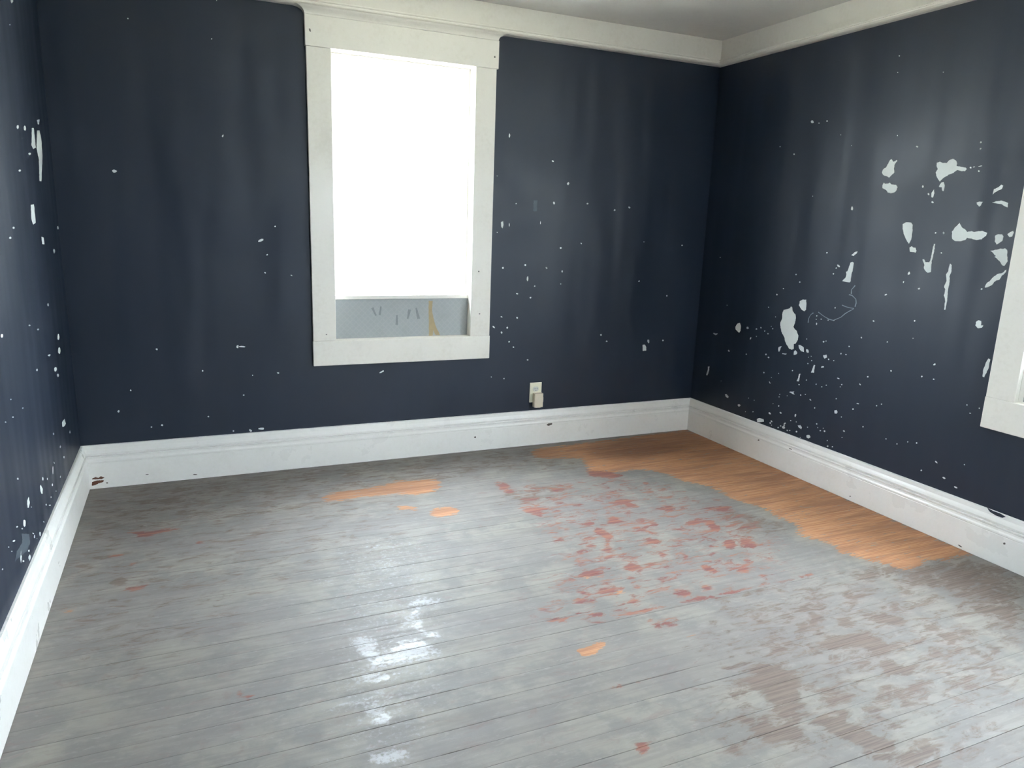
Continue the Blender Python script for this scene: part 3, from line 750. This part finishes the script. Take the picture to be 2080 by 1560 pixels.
F_brown_shade = layer([
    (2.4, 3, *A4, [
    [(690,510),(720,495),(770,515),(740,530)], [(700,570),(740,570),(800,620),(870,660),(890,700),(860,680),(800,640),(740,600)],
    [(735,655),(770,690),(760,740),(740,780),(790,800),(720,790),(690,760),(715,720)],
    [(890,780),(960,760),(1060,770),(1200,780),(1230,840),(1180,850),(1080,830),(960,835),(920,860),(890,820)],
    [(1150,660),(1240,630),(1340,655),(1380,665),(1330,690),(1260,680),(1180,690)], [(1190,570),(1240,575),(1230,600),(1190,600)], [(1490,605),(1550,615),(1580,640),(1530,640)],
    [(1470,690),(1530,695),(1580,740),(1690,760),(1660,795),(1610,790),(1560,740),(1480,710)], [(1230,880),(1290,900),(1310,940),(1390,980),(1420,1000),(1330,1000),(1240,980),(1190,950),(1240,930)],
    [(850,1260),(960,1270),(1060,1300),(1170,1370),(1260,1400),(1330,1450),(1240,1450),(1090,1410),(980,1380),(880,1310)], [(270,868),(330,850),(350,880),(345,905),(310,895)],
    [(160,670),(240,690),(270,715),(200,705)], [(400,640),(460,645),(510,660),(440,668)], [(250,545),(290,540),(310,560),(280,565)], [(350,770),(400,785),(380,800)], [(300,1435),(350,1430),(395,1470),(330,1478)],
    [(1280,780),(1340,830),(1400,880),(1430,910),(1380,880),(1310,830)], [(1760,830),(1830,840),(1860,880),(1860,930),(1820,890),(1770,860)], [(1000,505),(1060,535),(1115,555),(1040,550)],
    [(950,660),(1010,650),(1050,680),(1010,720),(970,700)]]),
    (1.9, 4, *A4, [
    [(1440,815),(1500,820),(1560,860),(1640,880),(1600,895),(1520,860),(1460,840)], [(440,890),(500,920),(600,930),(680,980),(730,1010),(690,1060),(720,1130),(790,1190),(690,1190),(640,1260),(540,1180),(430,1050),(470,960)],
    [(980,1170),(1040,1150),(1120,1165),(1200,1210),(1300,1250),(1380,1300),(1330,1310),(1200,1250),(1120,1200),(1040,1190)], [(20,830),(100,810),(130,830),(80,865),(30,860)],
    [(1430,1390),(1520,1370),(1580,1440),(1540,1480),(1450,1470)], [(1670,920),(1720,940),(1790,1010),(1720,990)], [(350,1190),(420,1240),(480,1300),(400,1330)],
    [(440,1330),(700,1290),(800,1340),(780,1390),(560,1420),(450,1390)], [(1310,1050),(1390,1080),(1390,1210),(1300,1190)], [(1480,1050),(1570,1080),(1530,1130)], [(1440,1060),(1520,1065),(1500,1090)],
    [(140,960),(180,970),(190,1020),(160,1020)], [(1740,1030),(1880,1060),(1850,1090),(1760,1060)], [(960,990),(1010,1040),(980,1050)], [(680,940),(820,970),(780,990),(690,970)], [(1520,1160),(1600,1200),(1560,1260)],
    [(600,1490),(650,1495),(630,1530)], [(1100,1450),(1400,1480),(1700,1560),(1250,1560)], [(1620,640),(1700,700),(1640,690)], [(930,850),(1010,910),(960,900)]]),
    (1.0, 6, *A4, [[(880,375),(1060,375),(1190,325),(1330,365),(1500,320),(1720,280),(1900,330),(2080,420),(2080,640),(1960,600),(1860,560),(1680,500),(1500,470),(1440,495),(1320,430),(1220,400),(1120,480),(1080,420)],  # band by the right wall: brown paint plus painted-in shade below the window
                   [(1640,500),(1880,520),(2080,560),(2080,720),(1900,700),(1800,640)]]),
    (.52, 9, *FULL, [[(186,995),(600,952),(1090,905),(1180,925),(1190,955),(1000,965),(900,985),(640,1040),(420,1075),(250,1090),(160,1080)], [(180,1000),(330,1000),(260,1120),(170,1250),(100,1300),(110,1230)]]),  # brown dirt by back and left walls, with wall shade painted in
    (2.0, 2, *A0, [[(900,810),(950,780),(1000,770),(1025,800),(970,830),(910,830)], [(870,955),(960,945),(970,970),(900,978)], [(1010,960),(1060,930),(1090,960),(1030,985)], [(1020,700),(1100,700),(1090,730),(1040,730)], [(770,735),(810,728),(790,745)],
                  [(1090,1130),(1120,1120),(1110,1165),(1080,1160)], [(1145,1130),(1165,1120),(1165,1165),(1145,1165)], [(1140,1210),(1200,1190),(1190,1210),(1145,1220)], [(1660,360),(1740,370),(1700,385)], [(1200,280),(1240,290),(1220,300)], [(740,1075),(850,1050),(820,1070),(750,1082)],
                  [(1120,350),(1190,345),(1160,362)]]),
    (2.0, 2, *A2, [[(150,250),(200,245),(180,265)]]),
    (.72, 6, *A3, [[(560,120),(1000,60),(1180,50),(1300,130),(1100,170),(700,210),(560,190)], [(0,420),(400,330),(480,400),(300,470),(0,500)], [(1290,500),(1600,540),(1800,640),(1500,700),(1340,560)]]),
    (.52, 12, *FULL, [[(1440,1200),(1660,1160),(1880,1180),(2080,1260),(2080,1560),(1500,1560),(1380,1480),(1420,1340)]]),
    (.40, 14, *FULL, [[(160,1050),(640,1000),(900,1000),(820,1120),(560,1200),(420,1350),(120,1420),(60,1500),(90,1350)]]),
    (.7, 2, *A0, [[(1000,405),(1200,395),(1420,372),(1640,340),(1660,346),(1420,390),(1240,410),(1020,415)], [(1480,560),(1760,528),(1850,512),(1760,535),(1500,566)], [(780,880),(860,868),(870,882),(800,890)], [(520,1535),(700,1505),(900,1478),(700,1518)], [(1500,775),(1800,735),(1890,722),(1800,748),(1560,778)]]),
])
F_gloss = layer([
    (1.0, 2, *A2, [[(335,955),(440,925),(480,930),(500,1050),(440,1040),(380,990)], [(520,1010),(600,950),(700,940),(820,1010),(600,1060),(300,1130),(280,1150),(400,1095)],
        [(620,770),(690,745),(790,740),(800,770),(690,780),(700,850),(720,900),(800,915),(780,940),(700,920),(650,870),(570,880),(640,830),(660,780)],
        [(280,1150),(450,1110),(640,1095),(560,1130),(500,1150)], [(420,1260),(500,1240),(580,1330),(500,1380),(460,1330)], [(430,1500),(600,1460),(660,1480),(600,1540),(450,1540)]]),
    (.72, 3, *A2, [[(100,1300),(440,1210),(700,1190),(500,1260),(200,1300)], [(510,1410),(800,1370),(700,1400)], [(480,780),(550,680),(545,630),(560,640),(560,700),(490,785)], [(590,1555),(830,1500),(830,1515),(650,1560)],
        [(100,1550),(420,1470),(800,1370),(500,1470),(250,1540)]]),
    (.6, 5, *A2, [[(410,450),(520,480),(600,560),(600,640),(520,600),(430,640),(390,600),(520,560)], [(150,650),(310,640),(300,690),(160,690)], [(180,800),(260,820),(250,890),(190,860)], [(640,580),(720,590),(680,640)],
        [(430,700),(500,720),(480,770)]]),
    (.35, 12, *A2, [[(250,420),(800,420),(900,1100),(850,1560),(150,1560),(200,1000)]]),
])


def sample(F, x, y):
    fx = np.clip(x / GX, 0, nx - 1.001); fy = np.clip(-y / GY, 0, ny - 1.001)
    i = fx.astype(int); j = fy.astype(int); a = fx - i; b = fy - j
    return F[i, j] * (1 - a) * (1 - b) + F[i + 1, j] * a * (1 - b) + F[i, j + 1] * (1 - a) * b + F[i + 1, j + 1] * a * b


nr = np.random.RandomState(11)


def wobble(xs, amp, seed):
    r = np.random.RandomState(seed); y = np.zeros_like(xs)
    for f_ in (1.1, 2.7, 5.9, 13.0):
        y += np.sin(xs * f_ * 2 + r.uniform(0, 6.28)) * r.uniform(.3, 1) / math.sqrt(f_)
    return y * amp


# where the joints stand open: joint index -> [(x0, x1, extra gap)]
OPEN = {24: [(1.42, 2.65, .0022)], 28: [(1.46, 1.78, .0042), (1.78, 2.3, .0012)], 29: [(1.25, 1.42, .0022), (1.50, 1.66, .0016), (1.62, 1.95, .0026), (0.95, 1.05, .0025)], 30: [(1.7, 2.5, .0012)],
        21: [(1.7, 2.2, .001)], 18: [(1.9, 2.4, .0016)], 17: [(1.9, 2.3, .001)], 13: [(1.9, 2.25, .0014)], 15: [(.4, .9, .001)], 26: [(.75, 1.1, .0018)], 27: [(.75, 1.2, .0012)], 31: [(.1, .9, .0012)], 20: [(.2, .7, .0012)]}


def joint_half_gap(k, xs):
    g = .00025 + np.clip(wobble(xs, .00035, 100 + k), -.00015, .0006)
    for x0, x1, e in OPEN.get(k, []):
        ramp = np.clip((xs - x0) / .03, 0, 1) * np.clip((x1 - xs) / .03, 0, 1)
        g = g + ramp * e / 2 * (.7 + .3 * np.sin(xs * 37 + k))
    return np.maximum(g, .0002)


k = 0
while True:
    ya = Y0B - PITCH_B * (k - 1); yb = ya - PITCH_B
    ya = min(ya, -.0005)
    if ya < YF + .01: break
    yb = max(yb, YF + .0005)
    near = yb > -2.95
    dx = .008 if near else .12
    xs = np.linspace(.0008, W - .0008, int(W / dx))
    ga = joint_half_gap(k - 1, xs); gb = joint_half_gap(k, xs)
    nc = 11 if near else 4
    t = np.linspace(0, 1, nc - 2)
    rows = []
    h0 = nr.uniform(-.0003, .0003); cup = nr.uniform(-.0001, .0002)
    top = ya - ga; bot = yb + gb
    cols = [(0.0, -.00025)] + [(x, 0.0) for x in ((t * .965) + .0175)] + [(1.0, -.00025)]
    vx = []; vy = []; vz = []
    for c, dz in cols:
        vx.append(xs); vy.append(top + (bot - top) * c)
        vz.append(np.full_like(xs, h0 - cup * (1 - (2 * c - 1) ** 2) + dz) + wobble(xs, .00015, 500 + k) - .0005)
    VX = np.array(vx); VY = np.array(vy); VZ = np.array(vz)
    # skirt so each board has thickness
    VX = np.vstack([VX[:1], VX, VX[-1:]]); VY = np.vstack([VY[:1], VY, VY[-1:]])
    VZ = np.vstack([np.full((1, len(xs)), -.0138), VZ, np.full((1, len(xs)), -.0138)])
    m, n = VX.shape
    co = np.stack([VX, VY, VZ], -1).reshape(-1, 3)
    idx = np.arange(m * n).reshape(m, n)
    q = np.stack([idx[:-1, :-1], idx[1:, :-1], idx[1:, 1:], idx[:-1, 1:]], -1).reshape(-1, 4)
    me = bpy.data.meshes.new('floor_board')
    me.vertices.add(len(co)); me.vertices.foreach_set('co', co.ravel())
    me.loops.add(q.size); me.loops.foreach_set('vertex_index', q.ravel().astype(np.int32))
    me.polygons.add(len(q)); me.polygons.foreach_set('loop_start', np.arange(0, q.size, 4, dtype=np.int32))
    me.polygons.foreach_set('loop_total', np.full(len(q), 4, np.int32))
    me.update(calc_edges=True)
    at = me.attributes.new('wear_shade', 'FLOAT_COLOR', 'POINT')
    if near:
        x = co[:, 0]; y = co[:, 1]
        dat = np.stack([sample(F_red, x, y), sample(F_wood, x, y), sample(F_gloss, x, y), sample(F_brown_shade, x, y)], -1)
    else:
        dat = np.tile(np.array([.05, .0, .1, .2]), (len(co), 1))
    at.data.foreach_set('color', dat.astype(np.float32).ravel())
    t2 = me.attributes.new('tone', 'FLOAT', 'POINT'); t2.data.foreach_set('value', np.full(len(co), nr.uniform(0, 1), np.float32))
    me.materials.append(FLOOR)
    o = bpy.data.objects.new('floor_board', me); C.objects.link(o); o.parent = sub
    # up-facing normals
    if me.polygons[len(me.polygons) // 2].normal.z < 0: me.flip_normals()
    k += 1

# ------------------------------------------------------------------ socket and plug-in adapter
ox, oz = 2.2255, .3035
out = empty('wall_outlet', (ox, 0, oz))
tag(out, 'ivory duplex outlet plate on the navy wall beside the window', 'outlet')
box('cover_plate', (-.0362, .0362, -.0055, -.0004, -.0565, .0565), IVORY, out, .002, 3)
for s in (1, -1):
    bm = bmesh.new()
    n = 28; ring = []
    for i in range(n):
        a = 2 * math.pi * i / n
        ring.append((.0172 * math.cos(a), max(-.0142, min(.0142, .0172 * math.sin(a)))))
    lo = [bm.verts.new((x, -.0056, z + s * .0195)) for x, z in ring]; hi = [bm.verts.new((x * .97, -.0085, z * .97 + s * .0195)) for x, z in ring]
    for i in range(n): bm.faces.new((lo[i], lo[(i + 1) % n], hi[(i + 1) % n], hi[i]))
    bm.faces.new(hi); bmesh.ops.recalc_face_normals(bm, faces=bm.faces)
    rc_ = from_bm('receptacle', bm, SOCKET, out)
    if s == 1:
        for dx in (-.0064, .0064): box('slot', (dx - .0011, dx + .0011, -.0088, -.0084, .0195 - .002, .0195 + .007), DARK, rc_)
        bm = bmesh.new(); bmesh.ops.create_circle(bm, cap_ends=True, radius=.0024, segments=12)
        for v in bm.verts: v.co = Vector((v.co.x, -.0087, v.co.y + .0195 - .0082))
        from_bm('ground_hole', bm, DARK, rc_)
box('plate_screw', (-.003, .003, -.0068, -.0054, -.003, .003), IVORY, out, .0008)

ad = empty('plug_in_adapter', (ox, 0, oz))
tag(ad, 'small beige plug-in adapter hanging from the wall outlet', 'adapter')
box('body', (-.0190, .0340, -.036, -.0092, -.0800, -.0005), BEIGE, ad, .003, 3)
box('front_cover', (-.0165, .0315, -.0385, -.0362, -.0735, -.0030), BEIGE, ad, .001, 2)
box('side_grip', (.0341, .0358, -.034, -.014, -.052, -.024), BEIGE, ad, .0006, 1)
box('foot_lug', (-.008, .023, -.032, -.012, -.083, -.0801), BEIGE, ad, .001, 1)
